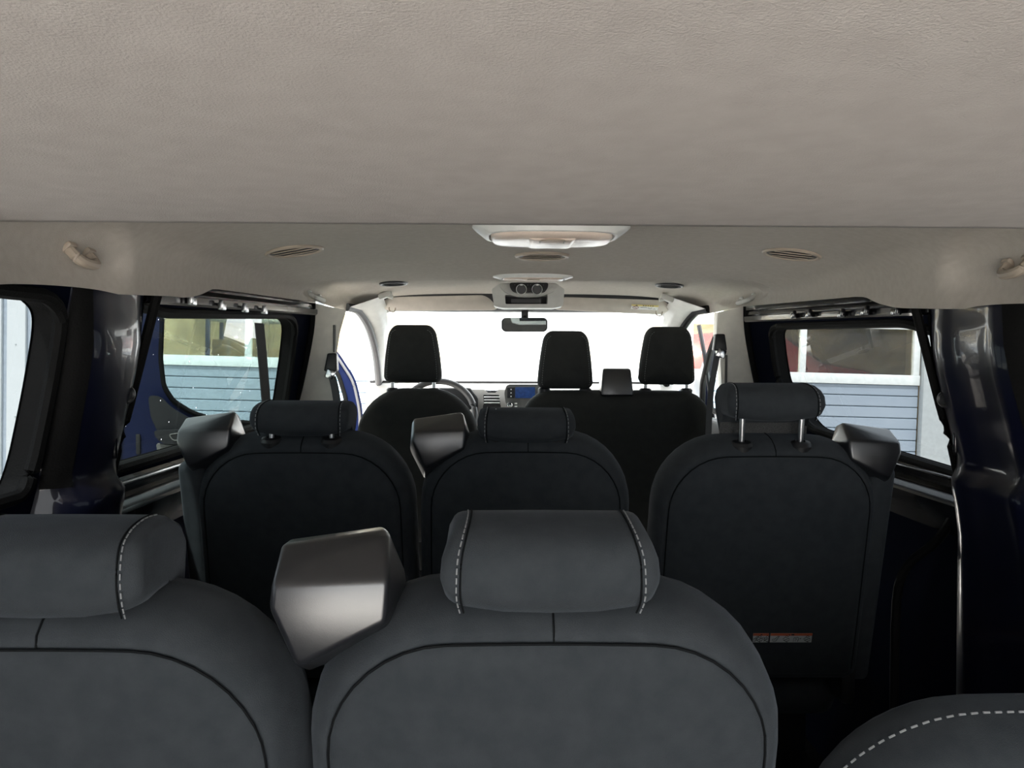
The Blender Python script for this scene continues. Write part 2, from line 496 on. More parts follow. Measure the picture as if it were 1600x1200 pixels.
for s, w, t, b in ((-1, wl, tL, bL), (1, wr, tR, bR)):
    # rubber edge seal down the front of the pillar, bending in round the step
    pts = []
    for z, dy, inn in ((.16,0,.03),(.05,-.005,.03),(-.1,-.012,.03),(-.22,-.03,.035),(-.32,-.04,.05),(-.42,.02,.07),(-.5,.09,.10),(-.6,.12,.11),(-.9,.12,.11),(-1.2,.12,.11)):
        tt = (.2-z)/.45
        pts.append((wx(s, max(z,-.36))-s*inn, t[1]+(b[1]-t[1])*min(tt,1)+dy, rz(z)))
    m = M(); m.tube(smooth_path(pts, 4), .011, 8); m.obj('edge_seal', RUBBER, w)
    for z in (-.075 if s < 0 else -.085, -.33):
        tt = (.2-z)/.45; yy = t[1]+(b[1]-t[1])*min(tt,1)-.06
        mt = frame_at(V((wx(s, max(z, -.36))-s*.042, yy, rz(z))), V((-s, -.5, 0)), V((0,1,0)))
        m = M(mt); m.lathe([(.020,-.006),(.020,.003),(.016,.007),(.012,.004),(.006,.004),(.001,.004)], 20); m.obj('plug', BLACKP, w)
    # pressed slot
    z = -.16; tt = (.2-z)/.45; yy = t[1]+(b[1]-t[1])*tt-.03
    m = M(); m.box((wx(s,z)-s*.045, yy-.045, rz(z)), (.012,.010,.09), bev=.005); m.obj('bracket', GLOSSB, w)

# ---- top rail over the sliding-door windows with its row of clips, ledge below
for s, w, hole in ((-1, wl, holeL2), (1, wr, holeR2)):
    y0, y1 = (1.62, 3.07) if s < 0 else (1.74, 3.05)
    zs = [(WP(s, 300, 489).z-CZ, WP(s, 440, 494).z-CZ), (WP(s, 1400, 503).z-CZ, WP(s, 1230, 509).z-CZ)][0 if s < 0 else 1]
    ya = [1.8, 2.66] if s < 0 else [1.83, 2.46]
    def ztop(y): return zs[0]+(zs[1]-zs[0])*(y-ya[0])/(ya[1]-ya[0])
    m = M(); rings = []
    for i in range(13):
        y = y0+(y1-y0)*i/12; z = ztop(y)
        rings.append([(wx(s,z)-s*a, y, rz(z+b)) for a, b in ((-.01,.012),(.020,.010),(.026,.016),(.026,.032),(.012,.040),(.010,.052),(.018,.058),(.016,.12),(-.01,.12))])
    m.loft(rings, closed=False); rail = m.obj('rail', GLOSSB, w, sharp=30)
    pxs = ((300,471),(347,479),(383,483),(413,486)) if s < 0 else ((1400,487),(1352,487),(1315,491),(1264,491),(1240,493))
    for px, py in pxs:
        p = WP(s, px, py, -.03)
        m = M(); m.box(p, (.012,.035,.018), bev=.003); m.box(p+V((-s*.006,-.022,.004)), (.012,.010,.022), bev=.003)
        m.obj('clip', STEEL if s < 0 else GLOSSB, w)
    # ledge under the window
    m = M(); rings = []
    for y in (1.50 if s < 0 else 1.66, 2.0, 2.5, 3.05):
        rings.append([(wx(s,-.30)-s*a, y, rz(b)) for a, b in ((-.01,-.262),(.012,-.264),(.018,-.272),(.014,-.300),(.022,-.306),(.052,-.318),(.062,-.328),(.064,-.345),(.045,-.40),(-.01,-.42))])
    m.loft(rings, closed=False); m.obj('ledge', GLOSSB, w, sharp=30)
    m = M(); m.tube([WQ(s, y, -.275, -.02) for y in (1.56 if s < 0 else 1.70, 2.0, 2.6)], .0045, 8); m.obj('ledge_bead', STEEL if s<0 else GLOSSB, w)

# ---- B pillar trims and black seals
def b_trim(s, tn):
    def X(p): return V((p.x if s < 0 else -p.x, p.y, p.z))
    outer = [(491,474),(488,520),(472,600),(455,665),(430,760)]
    inner = [(541,485),(531,520),(525,560),(518,665),(512,760)]
    if s > 0: inner = [(a-8 if b < 500 else a+3, b) for a, b in inner]
    rings = []
    for (ox, oy), (ix, iy) in zip(outer, inner):
        o = X(P(ox, oy, 3.08)); i = X(P(ix, iy, 3.10))
        i2 = X(P(ix-1, iy, 3.36)); mid = o.lerp(i, .55); mid.y -= .012
        q = o.lerp(i, .93); q.y -= .008
        rings.append([o+V((-s*-.02,.05,0)), o, o.lerp(i,.12)+V((0,-.006,0)), mid, q, i, i2])
    m = M(); m.loft(rings, closed=False)
    b = m.obj('trim_%d' % tn, PILLARP, kind='structure', sharp=50)
    m = M(); pts = [X(P(ox-3, oy, 3.07)) for ox, oy in outer]
    m.tube(smooth_path(pts, 5), .014, 8); m.obj('edge_seal', RUBBER, b)
    return b
bl = b_trim(-1, 2); br = b_trim(1, 3)

# ---- A pillars, windscreen, header
def a_pillar(s, tn):
    def X(p): return V((p.x if s < 0 else -p.x, p.y, p.z))
    o = [P(545,480,3.3), P(563,485,3.45), P(580,512,3.62), P(591,555,3.85), P(595,600,4.1), P(596,650,4.2)]
    i = [P(598,462,3.4), P(604,478,3.52), P(606,510,3.75), P(607,555,4.0), P(608,600,4.3), P(608,650,4.4)]
    rings = []
    for a, b in zip(o, i):
        a = X(a); b = X(b); md = a.lerp(b, .5)+V((-s*.012, -.02, 0))
        rings.append([a+V((s*.05,.06,0)), a, md, b, b+V((s*.02,.10,0))])
    m = M(); m.loft(rings, closed=False)
    t = m.obj('trim_%d' % tn, GREYP, kind='structure', sharp=60)
    m = M(); m.tube(smooth_path([X(p)+V((s*.012,0,0)) for p in o], 5), .018, 10); m.obj('door_seal', SEALG if s < 0 else RUBBER, t)
    return t
a_pillar(-1, 4); a_pillar(1, 5)
w5 = empty('window_5', (0, 4.0, rz(0)), kind='structure')
ws = [(-.70,3.62,rz(.255)),(.70,3.62,rz(.255)),(.86,4.62,rz(-.17)),(-.86,4.62,rz(-.17))]
m = M()
rows = []
for k in range(9):
    t = k/8
    rows.append([V(ws[0]).lerp(V(ws[3]), t).lerp(V(ws[1]).lerp(V(ws[2]), t), i/10)+V((0,.10*math.sin(math.pi*i/10),0)) for i in range(11)])
m.loft(rows, closed=False); m.obj('pane', SCREENGL, w5)
# header between the headliner and the glass, black to imitate the visor shadow gap
m = M()
m.loft([[(x, 3.46, rz(.325)), (x, 3.60, rz(.325)), (x, 3.64+.06*(1-(x/.75)**2), rz(.246)), (x, 3.72+.06*(1-(x/.75)**2), rz(.236)), (x, 3.82, rz(.30))] for x in (-.75,-.5,-.25,0,.25,.5,.75)], closed=False)
m.obj('trim_6', BLACKM, kind='structure')

# ---- doors
# the driver's door stands wide open: its inner side faces the rear
DH = V((-.93, 4.12, CZ)); DN = V((.34,-.94,0)).normalized()
def D(px, py, off=0): return PL(px, py, DH+DN*off, DN)
def DL(lst, off=0): return [D(a, b, off) for a, b in lst]
door1 = empty('door_1', (DH.x, DH.y, 0), kind='structure')
outer = [(567,900),(567,640),(556,592),(528,549),(480,500),(440,455),(262,440),(216,470),(194,590),(182,690),(170,900)]
hole = [(543,672),(540,622),(529,586),(507,558),(468,518),(432,486),(300,478),(254,484),(251,560),(256,604),(270,626),(300,645),(340,657),(395,661),(470,668)]
m = M()
m.holed(round_loop(DL(outer), .05), [round_loop(DL(hole), .03)], -DN*.05)
m.obj('door_shell', BLUE, door1, sharp=40)
m = M(); m.tube(round_loop(DL(hole, .004), .03), .012, 8, closed=True); m.obj('gasket', RUBBER, door1)
m = M(); m.tube(round_loop(DL([(562,900),(562,642),(552,596),(524,553),(476,504),(437,460),(266,446),(221,472),(199,590),(187,690),(175,900)], .008), .05), .007, 8, closed=True); m.obj('weatherstrip', SEALG, door1)
hp = round_loop(DL(hole, -.02), .03)
m = M(); m.raw(hp, [tuple(t) for t in tessellate_polygon([hp])]); m.obj('pane', DOORGL, door1)
m = M(); m.poly(round_loop(DL([(232,617),(252,619),(268,636),(300,655),(340,667),(395,671),(470,678),(530,690),(530,705),(300,705),(262,692),(246,672),(236,650)], .03), .025), DN*.03)
m.obj('door_card', BLACKP, door1, sharp=40)
m = M(); m.poly(round_loop(DL([(240,672),(330,668),(400,672),(400,696),(330,694),(256,692),(246,684)], .065), .02), DN*.05)
arm = m.obj('armrest', BLACKP, door1, sharp=40)
m = M(); m.poly(round_loop(DL([(264,679),(285,676),(330,676),(330,686),(285,688),(270,688)], .118), .012), DN*.004); m.obj('pull_recess', BLACKM, arm)
m = M(); m.tube(round_loop(DL([(264,679),(285,676),(330,676),(330,686),(285,688),(270,688)], .122), .012), .003, 6, closed=True); m.obj('pull_rim', GREYCARD, arm)
m = M(); m.poly(round_loop(DL([(244,691),(258,694),(330,696),(520,700),(520,860),(262,860),(256,740)], .03), .03), DN*.04); m.obj('lower_card', GREYCARD, door1)
m = M(); m.box(D(216,694,.004), (.02,.012,.10), rot=(0,0,R(20)), bev=.004); m.obj('latch', BLACKM, door1)
# passenger's door is shut
door2 = empty('door_2', (.9, 3.1, 0), kind='structure')
fr = [(3.10,-.26),(3.12,.19),(3.35,.205),(3.52,.17),(3.75,.06),(4.02,-.12),(4.12,-.26)]
ot = [(3.07,-1.2),(3.07,.26),(3.42,.25),(3.62,.17),(3.9,.03),(4.3,-.16),(4.3,-1.2)]
m = M(); m.holed([WQ(1,a,b,.03) for a, b in ot], [round_loop([WQ(1,a,b,.03) for a, b in fr], .04)], V((.05,0,0))); m.obj('door_shell', NAVY, door2)
hp = round_loop([WQ(1,a,b,.05) for a, b in fr], .04)
m = M(); m.raw(hp, [tuple(t) for t in tessellate_polygon([hp])]); m.obj('pane', DOORGL, door2)
m = M(); m.tube(round_loop([WQ(1,a,b,.022) for a, b in fr], .04), .016, 8, closed=True); m.obj('gasket', RUBBER, door2)
m = M(); m.tube([WP(1,1092,508,.03), WP(1,1101,555,.03), WP(1,1111,625,.03), WP(1,1114,660,.03)], .012, 8); m.obj('division_bar', BLACKP, door2)
m = M(); m.box((.88,3.66,rz(-.38)), (.05,.95,.22), bev=.02); m.obj('door_card', BLACKP, door2)

# ---- tailgate sill / rear body edge below the camera
m = M(); m.box((0,-.98,.02), (1.9,.10,.10), bev=.02); m.obj('trim_7', BLACKP, kind='structure')

# ================================================================== SEATS
def seat(name, label, group, xc, d, zs, w, th, raise_=None, guide=0, gdz=0, gdx=0, hz=1, tower=0, label_x=None, stitched=False, fold_rest=False, rt=.165, cat='seat', fab=FAB):
    """d, zs: depth and relative height of the top of the back seam"""
    zh = .42; ct, st = math.cos(th), math.sin(th)
    H = (rz(zs)-zh+.065*st)/ct+.03
    yh = d+.065*ct+(H-.03)*st
    root = empty(name, (xc, yh, 0), label=label, cat=cat, group=group)
    S = Matrix.Translation((xc, yh, zh)) @ Matrix.Rotation(th, 4, 'X')
    def warp(x, y, z):
        k = z/H
        z2 = z+.010*(1-(2*x/w)**2)*k
        return x*(1-.03*k*k), y, z2
    rings = [(.235,-.080),(.17,-.079),(.10,-.076),(.06,-.072),(.042,-.069),(.034,-.066),(.030,-.062),(.026,-.063),(.018,-.058),(.009,-.045),(.002,-.025),(0,0),(.001,.025),(.008,.047),(.025,.062),(.06,.068),(.14,.06),(.235,.055)]
    m = M(S); pillow(m, w, H, rt, .05, rings, warp); back = m.obj('backrest', fab, root, sharp=60)
    ring = [warp(x, -.0655, z) for x, z in rr(w, H, rt, .05, .031)]
    n = len(ring)
    keep = [i for i in range(n) if ring[i][2] > .12]
    # one open path from lower right up and over to lower left
    pth = [p for p in ring if p[2] > .05]
    k0 = max(range(len(pth)), key=lambda i: (pth[i][0] > 0)*1e3 - pth[i][2])
    pth = pth[k0:]+pth[:k0]
    m = M(S); m.tube(pth, .0015, 6); m.obj('seam', SEAM, back)
    if stitched:
        m = M(S)
        dash(m, [V(warp(x, .012, z)) for x, z in rr(w, H, rt, .05, -.0006) if z > .12], .0075, .006, .0013)
        m.obj('stitching', STITCH, back)
    else:
        m = M(S); m.tube([warp(.004, y, H-i) for i, y in ((.030,-.064),(.018,-.0595),(.009,-.0465),(.002,-.0265),(-.0005,0),(.0005,.025))], .0013, 5); m.obj('centre_seam', SEAM, back)
    # seat cushion, base, rails
    m = M(Matrix.Translation((xc, yh+.26, .30))@Matrix.Rotation(R(4),4,'X'))
    pil = []
    for ins, zz in ((.16,.13),(.10,.135),(.05,.13),(.02,.115),(.004,.09),(0,.05),(.01,.015),(.05,0)):
        pil.append([(x, z-.26, zz) for x, z in rr(w*.97, .50, .08, .08, ins)])
    m.loft(pil); m.obj('cushion', fab, root, sharp=60)
    m = M(); m.box((xc, yh+.24, .20), (w*.72,.36,.22), bev=.03); m.obj('seat_base', BLACKP, root)
    for sx in (-1, 1):
        m = M(); m.box((xc+sx*w*.3, yh+.22, .045), (.05,.40,.09), bev=.01); m.obj('leg', BLACKP, root)
        m = M(); m.box((xc+sx*(w/2-.03), yh+.0, .42), (.045,.13,.14), bev=.02); m.obj('hinge', BLACKP, root)
    if raise_ is not None:
        headrest_comma(root, S, H, raise_, hz)
    if guide:
        m = M(S)
        pts = [(guide*(x+w/2-gdx), y, z+H+gdz) for x, y, z in GUIDE]
        m.hull(pts, bev=.0065, seg=4); m.obj('belt_guide', GUIDEP, root, sharp=70, label='satin black plastic shoulder block')
    if tower:
        # dark column outboard of the back (belt reel tower)
        m = M(S); pts = rr(.085, H-.045, .03, .02, 0)
        rr_ = []
        for ins, y in ((.02,-.052),(.008,-.050),(.001,-.040),(0,.0),(.01,.05)):
            rr_.append([(x+tower*(w/2-.002), y, z) for x, z in rr(.062, H-.05, .028, .02, ins)])
        m.loft(rr_); m.obj('side_column', fab, root, sharp=60)
    if label_x is not None:
        warning_labels(root, S, label_x)
    return root, S, H

def dash(m, path, L, gap, r):
    path = [V(p) for p in path]
    # arc-length walk
    acc = 0; out = []; on = True; cur = [path[0]]; need = L
    for a, b in zip(path, path[1:]):
        seg = (b-a).length; t = 0
        if seg > .12: # a jump
            cur = [b]; on = True; need = L; continue
        while seg-t > need:
            t += need; p = a.lerp(b, t/seg)
            if on: m.tube([cur[0], p], r, 5)
            on = not on; cur = [p]; need = L if on else gap
        need -= seg-t
COMMA0 = [(-.058,.004),(-.068,.022),(-.070,.044),(-.064,.066),(-.048,.082),(-.022,.090),(.012,.092),(.040,.088),(.058,.074),(.064,.05),(.066,.0),(.064,-.05),(.056,-.066),(.044,-.066),(.036,-.05),(.031,-.02),(.022,-.006),(.0,-.001),(-.030,-.002)]
def headrest_comma(root, S, H, up, hz):
    cy_ = -.012 if hz == 1 else (-.022 if up < 0 else -.034)
    w = .236
    COMMA = [(y, z*hz if z > 0 else z) for y, z in COMMA0]
    T = S @ Matrix.Translation((0, .004, H+up-.004)) @ Matrix.Rotation(-R(9), 4, 'X')
    def wf(z): return 1-.10*max(0,(z-.05)/.045)**2 - .10*max(0,(.025-z)/.04)**2*(1 if z > -.01 else .35)
    rings = []
    st = [(-1,.80),(-.985,.88),(-.95,.945),(-.90,.98),(-.82,1),(-.45,1.005),(0,1.01),(.45,1.005),(.82,1),(.90,.98),(.95,.945),(.985,.88),(1,.80)]
    cy, cz = 0, .045
    for xr, sc in st:
        ring = []
        for y, z in COMMA:
            yy = cy+(y-cy)*sc; zz = cz+(z-cz)*(sc if z > -.01 else (sc+1)/2)
            if z < .03 and y < .03: zz += .013*abs(xr)**3
            ring.append((xr*w/2*wf(z), yy, zz))
        rings.append(ring)
    m = M(T); m.loft(rings); hr = m.obj('headrest', FAB, root, sharp=60)
    # the underside and front slab are a coarser cloth
    m = M(T); m.box((0,.030,-.038), (w*.93,.006,.052), bev=.002); m.obj('inner_pad', FABC, hr)
    for s in (-1, 1):
        u = .845
        m = M(T); pr = [(y*1.012, .045+(z-.045)*1.012) for y, z in COMMA[0:8]]
        dash(m, smooth_path([(s*u*w/2*wf(z), y, z) for y, z in pr], 5), (.0065 if up > -1 else 0), .0035, .0009)
        m.obj('stitching', STITCH, hr)
        m = M(T); pr = [(y*1.006, .045+(z-.045)*1.006) for y, z in COMMA[0:9]]
        m.tube(smooth_path([(s*(u-.035)*w/2*wf(z), y, z) for y, z in pr], 4), .0012, 5); m.obj('seam', SEAM, hr)
    for s in (-1, 1):
        m = M(S); m.tube([(s*.072, cy_, H-.08), (s*.072, cy_+.001, H+.005), (s*.072, cy_+.012, H+up+.03)], .0066, 12); m.obj('post', STEEL, hr)
        m = M(S @ Matrix.Translation((s*.072, cy_+.001, H-.001))); m.lathe([(.028,-.012),(.028,.000),(.023,.007),(.012,.009),(.009,.004)], 20); m.obj('post_collar', BLACKP, root)

def warning_labels(root, S, xs):
    for k, (x0, x1, z0) in enumerate(xs):
        w = x1-x0
        T = S @ Matrix.Translation((x0, -.0825, z0))
        m = M(T); m.box((w/2, 0, .0), (w, .0016, .026), bev=.0006); lb = m.obj('warning_label', LABELW, root, label='small white sticker with orange band and four seat pictograms')
        m = M(T); m.box((w/2, -.0010, .0098), (w, .0012, .0066)); m.obj('label_band', LABELO, lb)
        m = M(T)
        y = -.0012
        m.raw([(w*.43,y-.001,.0075),(w*.47,y-.001,.0075),(w*.45,y-.001,.012)], [(0,1,2)])
        m.box((w*.53, y-.0006, .0098), (w*.07, .0008, .0032))
        m.obj('warning_mark', INK, lb)
        for i in range(4):
            cx = w*(.13+.25*i); m = M(T); r = .0007
            if i == 0:    # reclined seat outline
                ps = [[(-.008,y,-.006),(-.009,y,-.003),(-.002,y,-.002),(.006,y,.006),(.009,y,.006),(.003,y,-.004),(.001,y,-.008),(-.007,y,-.008)]]
            elif i == 2:  # seat back with arrow
                ps = [[(-.008,y,-.009),(-.006,y,.002),(.003,y,.003),(.006,y,-.001),(.003,y,-.009)], [(-.003,y,-.008),(-.001,y,.001),(.001,y,-.004)], [(.008,y,.000),(.0115,y,.001),(.009,y,-.003)]]
            else:         # folded seat
                ps = [[(-.009,y,-.002),(-.002,y,.003),(.008,y,-.001),(.008,y,-.006),(0,y,-.009),(-.007,y,-.004)], [(-.003,y,.005),(.001,y,.007),(.006,y,.005)], [(-.005,y,-.005),(.004,y,-.002)], [(.001,y,-.009),(.004,y,-.011)]]
            for p in ps: m.tube([(a+cx, b, c-.001) for a, b, c in p], r, 4)
            m.obj('pictogram', INK, lb)

def guide_shape():
    # corner points of the shoulder block, taken once in the frame of the rear centre seat
    w, d, zs, th, xc = .56, .80, -.312, R(14), -.062
    zh = .42; ct, st = math.cos(th), math.sin(th)
    H = (rz(zs)-zh+.065*st)/ct+.03; yh = d+.065*ct+(H-.03)*st
    Si = (Matrix.Translation((xc, yh, zh)) @ Matrix.Rotation(th, 4, 'X')).inverted()
    out = []
    n = V((0, -math.cos(R(4)), math.sin(R(4)))); p0 = P(520, 908, .80)
    pts = [PL(a, b, p0, n) for a, b in ((424,912),(607,905),(603,974),(463,1044),(420,950))]
    pts += [P(*q) for q in ((440,850,.862),(606,827,.862),(450,843,.93),(601,822,.93),(638,905,.89),(614,985,.87),(480,1050,.87),(600,1000,.92),(432,950,.88))]
    for q in pts:
        p = Si @ q
        out.append((-(p.x+w/2), p.y, p.z-H))
    return out
GUIDE = guide_shape()
G2, G3 = 'middle row seats', 'rear row seats'
s2 = R(12); s3 = R(14)
seat('passenger_seat', 'charcoal middle row seat on the driver side, its headrest low, shoulder block by the window', G2,
     -.597, 1.80, -.232, .545, s2, raise_=.009, hz=.87, guide=-1, gdz=-.013, tower=-1, label_x=[(-.115,.05,.085)])
seat('passenger_seat', 'charcoal centre seat of the middle row with headrest pushed fully down', G2,
     -.055, 1.80, -.229, .53, s2, raise_=-.010, hz=.87, guide=-1, gdz=-.016, gdx=.012)
seat('passenger_seat', 'middle row charcoal seat with its headrest raised high on two bare steel posts', G2,
     .541, 1.80, -.238, .565, s2, raise_=.057, hz=.95, guide=1, gdz=-.030, gdx=-.010, tower=1, label_x=[(-.018,-.006+.028,.150),(.026,.132,.150)])
seat('passenger_seat', 'large charcoal centre seat of the rear row, headrest down and a satin black shoulder block', G3,
     -.062, .80, -.312, .56, s3, raise_=.000, guide=-1)
seat('passenger_seat', 'rear row charcoal seat cut off by the picture edge, below the corrugated wall window', G3,
     -.612, .80, -.318, .54, s3, raise_=.000)
seat('passenger_seat', 'low dark rear row seat back without headrest, pale dashed stitches round its edge', G3,
     .545, .775, -.46, .57, R(22), stitched=True)

# ---- front seats
def front_headrest(root, xc, y, zb, ztop, wbot, sharp=60):
    h = ztop-zb
    T = Matrix.Translation((xc, y, zb)) @ Matrix.Rotation(R(6), 4, 'X')
    def warp(x, yy, z):
        k = max(0, z/h)
        return x*(1-.25*k**1.7), yy, z
    rings = [(.095,-.058),(.05,-.055),(.02,-.044),(.006,-.028),(0,-.005),(.002,.02),(.012,.042),(.04,.056),(.095,.06)]
    m = M(T); pillow(m, wbot, h, .045, .03, rings, warp); hr = m.obj('headrest', FABF, root, sharp=sharp)
    ring = [warp(x, -.047, z) for x, z in rr(wbot, h, .045, .03, .018)]
    for s in (-1, 1):
        pth = sorted([p for p in ring if s*p[0] > .05 and .02 < p[2]], key=lambda p: p[2])
        m = M(T); dash(m, [V((p[0], p[1]-.001, p[2])) for p in pth], .006, .004, .0008); m.obj('stitching', STITCH, hr)
    for s in (-1, 1):
        m = M(); m.tube([(xc+s*.088, y, zb+.03), (xc+s*.088, y-.0, zb-.09)], .0075, 12); m.obj('post', STEEL, hr)
    return hr
def front_seat(label, xc, w, d, zs, rt, rests, guide=None, th=R(10), cat='seat'):
    zh = .45; ct, st = math.cos(th), math.sin(th)
    H = (rz(zs)-zh)/ct; yh = d+H*st
    root = empty('front_seat', (xc, yh, 0), label=label, cat=cat, group='front row seats')
    S = Matrix.Translation((xc, yh, zh)) @ Matrix.Rotation(th, 4, 'X')
    def warp(x, y, z):
        k = z/H
        return x*(1-.05*k*k), y, z+(.012 if w < .7 else .004)*(1-(2*x/w)**2)*k
    rings = [(.235,-.085),(.15,-.083),(.08,-.076),(.04,-.064),(.016,-.046),(.004,-.026),(0,0),(.004,.03),(.02,.055),(.06,.066),(.235,.06)]
    m = M(S); pillow(m, w, H, rt, .06, rings, warp); m.obj('backrest', FABF, root, sharp=60)
    m = M(Matrix.Translation((xc, yh+.27, .30)))
    pil = []
    for ins, zz in ((.16,.15),(.10,.155),(.05,.15),(.02,.13),(.004,.10),(0,.05),(.01,.015),(.05,0)):
        pil.append([(x, z-.26, zz) for x, z in rr(w*.96, .52, .08, .08, ins)])
    m.loft(pil); m.obj('cushion', FABF, root, sharp=60)
    m = M(); m.box((xc, yh+.25, .15), (w*.8,.40,.30), bev=.03); m.obj('seat_base', BLACKP, root)
    for x, zb, zt, wb in rests:
        front_headrest(root, x, d+.015, zb, zt, wb)
        for s in (-1, 1):
            m = M(Matrix.Translation((x+s*.088, d+.02, rz(zs)+.004))); m.lathe([(.026,-.03),(.026,.004),(.020,.010),(.010,.011)], 20); m.obj('post_collar', BLACKP, root)
    if guide:
        x, z0, z1, ww = guide
        m = M(); m.hull([(x+sx*ww/2*k, d+yy, z) for sx in (-1,1) for k, yy, z in ((.86,-.035,z1-.006),(.84,.05,z1),(1.0,-.055,z0),(1.0,.06,z0))], bev=.010, seg=3)
        m.obj('belt_guide', GUIDEP, root, sharp=70, label='black plastic box between the two headrests')
    return root
d1 = 3.2
zt1 = lambda py: P(800, py, d1).z
front_seat('driver seat back with tall headrest, behind the steering wheel', P(652,600,d1).x, .535, d1, zt1(612)-CZ, .20,
           [(P(645,600,d1).x, zt1(598), zt1(508), .248)])
front_seat('double front bench seat with two tall headrests and a black box between them', P(964,600,d1).x, .835, d1, zt1(611)-CZ, .12,
           [(P(883,600,d1).x, zt1(607), zt1(516), .238), (P(1042,600,d1).x, zt1(600), zt1(509), .242)],
           guide=(P(962,600,d1).x, zt1(618), zt1(573), .138))

# ================================================================== CEILING FITTINGS
def vent(label, px, py, rad=.078, group='round roof vents', big=True):
    loc, n = hit(px, py, .003)
    mt = frame_at(loc, n)
    root = empty('ceiling_vent', loc, mt.to_3x3().to_4x4(), label=label, cat='vent', group=group)
    m = M(mt); m.lathe([(rad*1.0,-.012),(rad,.001),(rad*.96,.0045),(rad*.88,.0045),(rad*.84,.002),(rad*.83,-.006)], 40); 
    m.obj('vent_ring', BEIGE if big else BLACKP, root)
    m = M(mt); m.lathe([(rad*.84,-.006),(rad*.84,.0008),(.001,.0008)], 32); m.obj('vent_bowl', BLACKP, root)
    for k in range(3):
        o = (-.42+.42*k)*rad
        L = 2*math.sqrt((rad*.74)**2-o*o)
        m = M(mt @ Matrix.Rotation(R(14), 4, 'Z')); m.box((0, o, .0022), (L, rad*.16, .002), rot=(R(8),0,0), bev=.0006); m.obj('slat', BEIGE if big else BLACKP, root)
vent('round beige roof vent beside the grab handle, driver side', 460, 391)
vent('round beige roof vent on the centre line just beyond the large dome light', 847, 399, .082)
vent('round beige roof vent over the middle row, passenger side', 1237, 396)
vent('small dark oval roof vent above the driver headrest', 615, 442, .058, 'small dark roof vents', False)
vent('small dark oval roof vent above the passenger headrest', 1046, 445, .058, 'small dark roof vents', False)

def dome(label, px, y, wid, dep, drop, mat_f):
    x = P(px, 400, y).x
    top = lerp_tab(ZT, y)
    loc = V((x, y, rz(top)))
    root = empty('ceiling_light', loc, label=label, cat='light')
    # flange
    def ell(w, d_, z, n=40, p=3.2):
        out = []
        for k in range(n):
            a = 2*math.pi*k/n; c, s = math.cos(a), math.sin(a)
            out.append((x+w/2*math.copysign(abs(c)**(2/p), c), y+d_/2*math.copysign(abs(s)**(2/p), s), rz(top+z)))
        return out
    m = M(); m.loft([ell(wid, dep, .004, p=2.2), ell(wid, dep, -.003, p=2.2), ell(wid*.95, dep*.97, -drop*.35, p=2.4), ell(wid*.84, dep*.93, -drop*.8), ell(wid*.79, dep*.89, -drop*.84), ell(wid*.775, dep*.86, -drop*.55)])
    m.obj('light_frame', mat_f, root, sharp=50)
    m = M(); m.loft([ell(wid*.765, dep*.85, -drop*.4), ell(wid*.76, dep*.84, -drop*.9), ell(wid*.73, dep*.78, -drop*1.12), ell(wid*.5, dep*.5, -drop*1.2)])
    ln = m.obj('lens', LENS, root, sharp=50)
    m = M(); m.hull([(x+sx*wx_, y+yy, rz(top+z)) for sx in (-1,1) for wx_, yy, z in ((wid*.16,-dep*.30,-drop*1.1),(wid*.12,-dep*.30,-drop*1.32),(wid*.12,dep*.33,-drop*1.28),(wid*.16,dep*.33,-drop*1.05))], bev=.003)
    sw = m.obj('switch', LENS, root)
    m = M(); m.tube(smooth_path([(x-wid*.075, y-dep*.12, rz(top-drop*1.30)), (x-wid*.07, y-dep*.30, rz(top-drop*1.33)), (x, y-dep*.34, rz(top-drop*1.33)), (x+wid*.07, y-dep*.30, rz(top-drop*1.33)), (x+wid*.075, y-dep*.12, rz(top-drop*1.30))], 4), .0022, 6); m.obj('switch_rim', BEIGE, sw)
dome('large white dome light with frosted lens, tucked beyond the edge of the rear lining', 861, 1.80, .375, .22, .032, WHITEP)
dome('smaller dome light beyond the round vent, ahead of the twin dials', 833, 2.70, .285, .14, .012, WHITEP)

def handle(label, px, py, L, s, mat_=BEIGE, bow=.03):
    loc, n = hit(px, py)
    mt = frame_at(loc, (n+V((0,0,-.9))).normalized(), V((0,1,0)))
    root = empty('grab_handle', loc, mt.to_3x3().to_4x4(), label=label, cat='handle', group='grab handles')
    m = M(mt)
    pts = [(-L/2,0,-.004),(-L/2,0,bow*.7),(-L/2+.010,0,bow),(0,0,bow*1.06),(L/2-.010,0,bow),(L/2,0,bow*.7),(L/2,0,-.004)]
    m.tube(smooth_path(pts, 5), .0095, 10); m.obj('grip', mat_, root)
    for k in (-1, 1):
        m = M(mt); m.box((k*L/2, 0, .002), (.024,.026,.010), bev=.004); m.obj('handle_mount', mat_, root)
handle('beige grab handle in a hollow of the lining beside the corrugated wall window', 121, 391, .056, -1, bow=.03)
handle('beige grab handle in a hollow of the lining at the passenger side picture edge', 1594, 408, .056, 1, bow=.03)
handle('pale grab handle in the lining hollow above the driver side door', 490, 461, .12, -1, GREYP, .028)
handle('pale grab handle in the lining hollow above the passenger side door', 1170, 465, .12, 1, GREYP, .028)

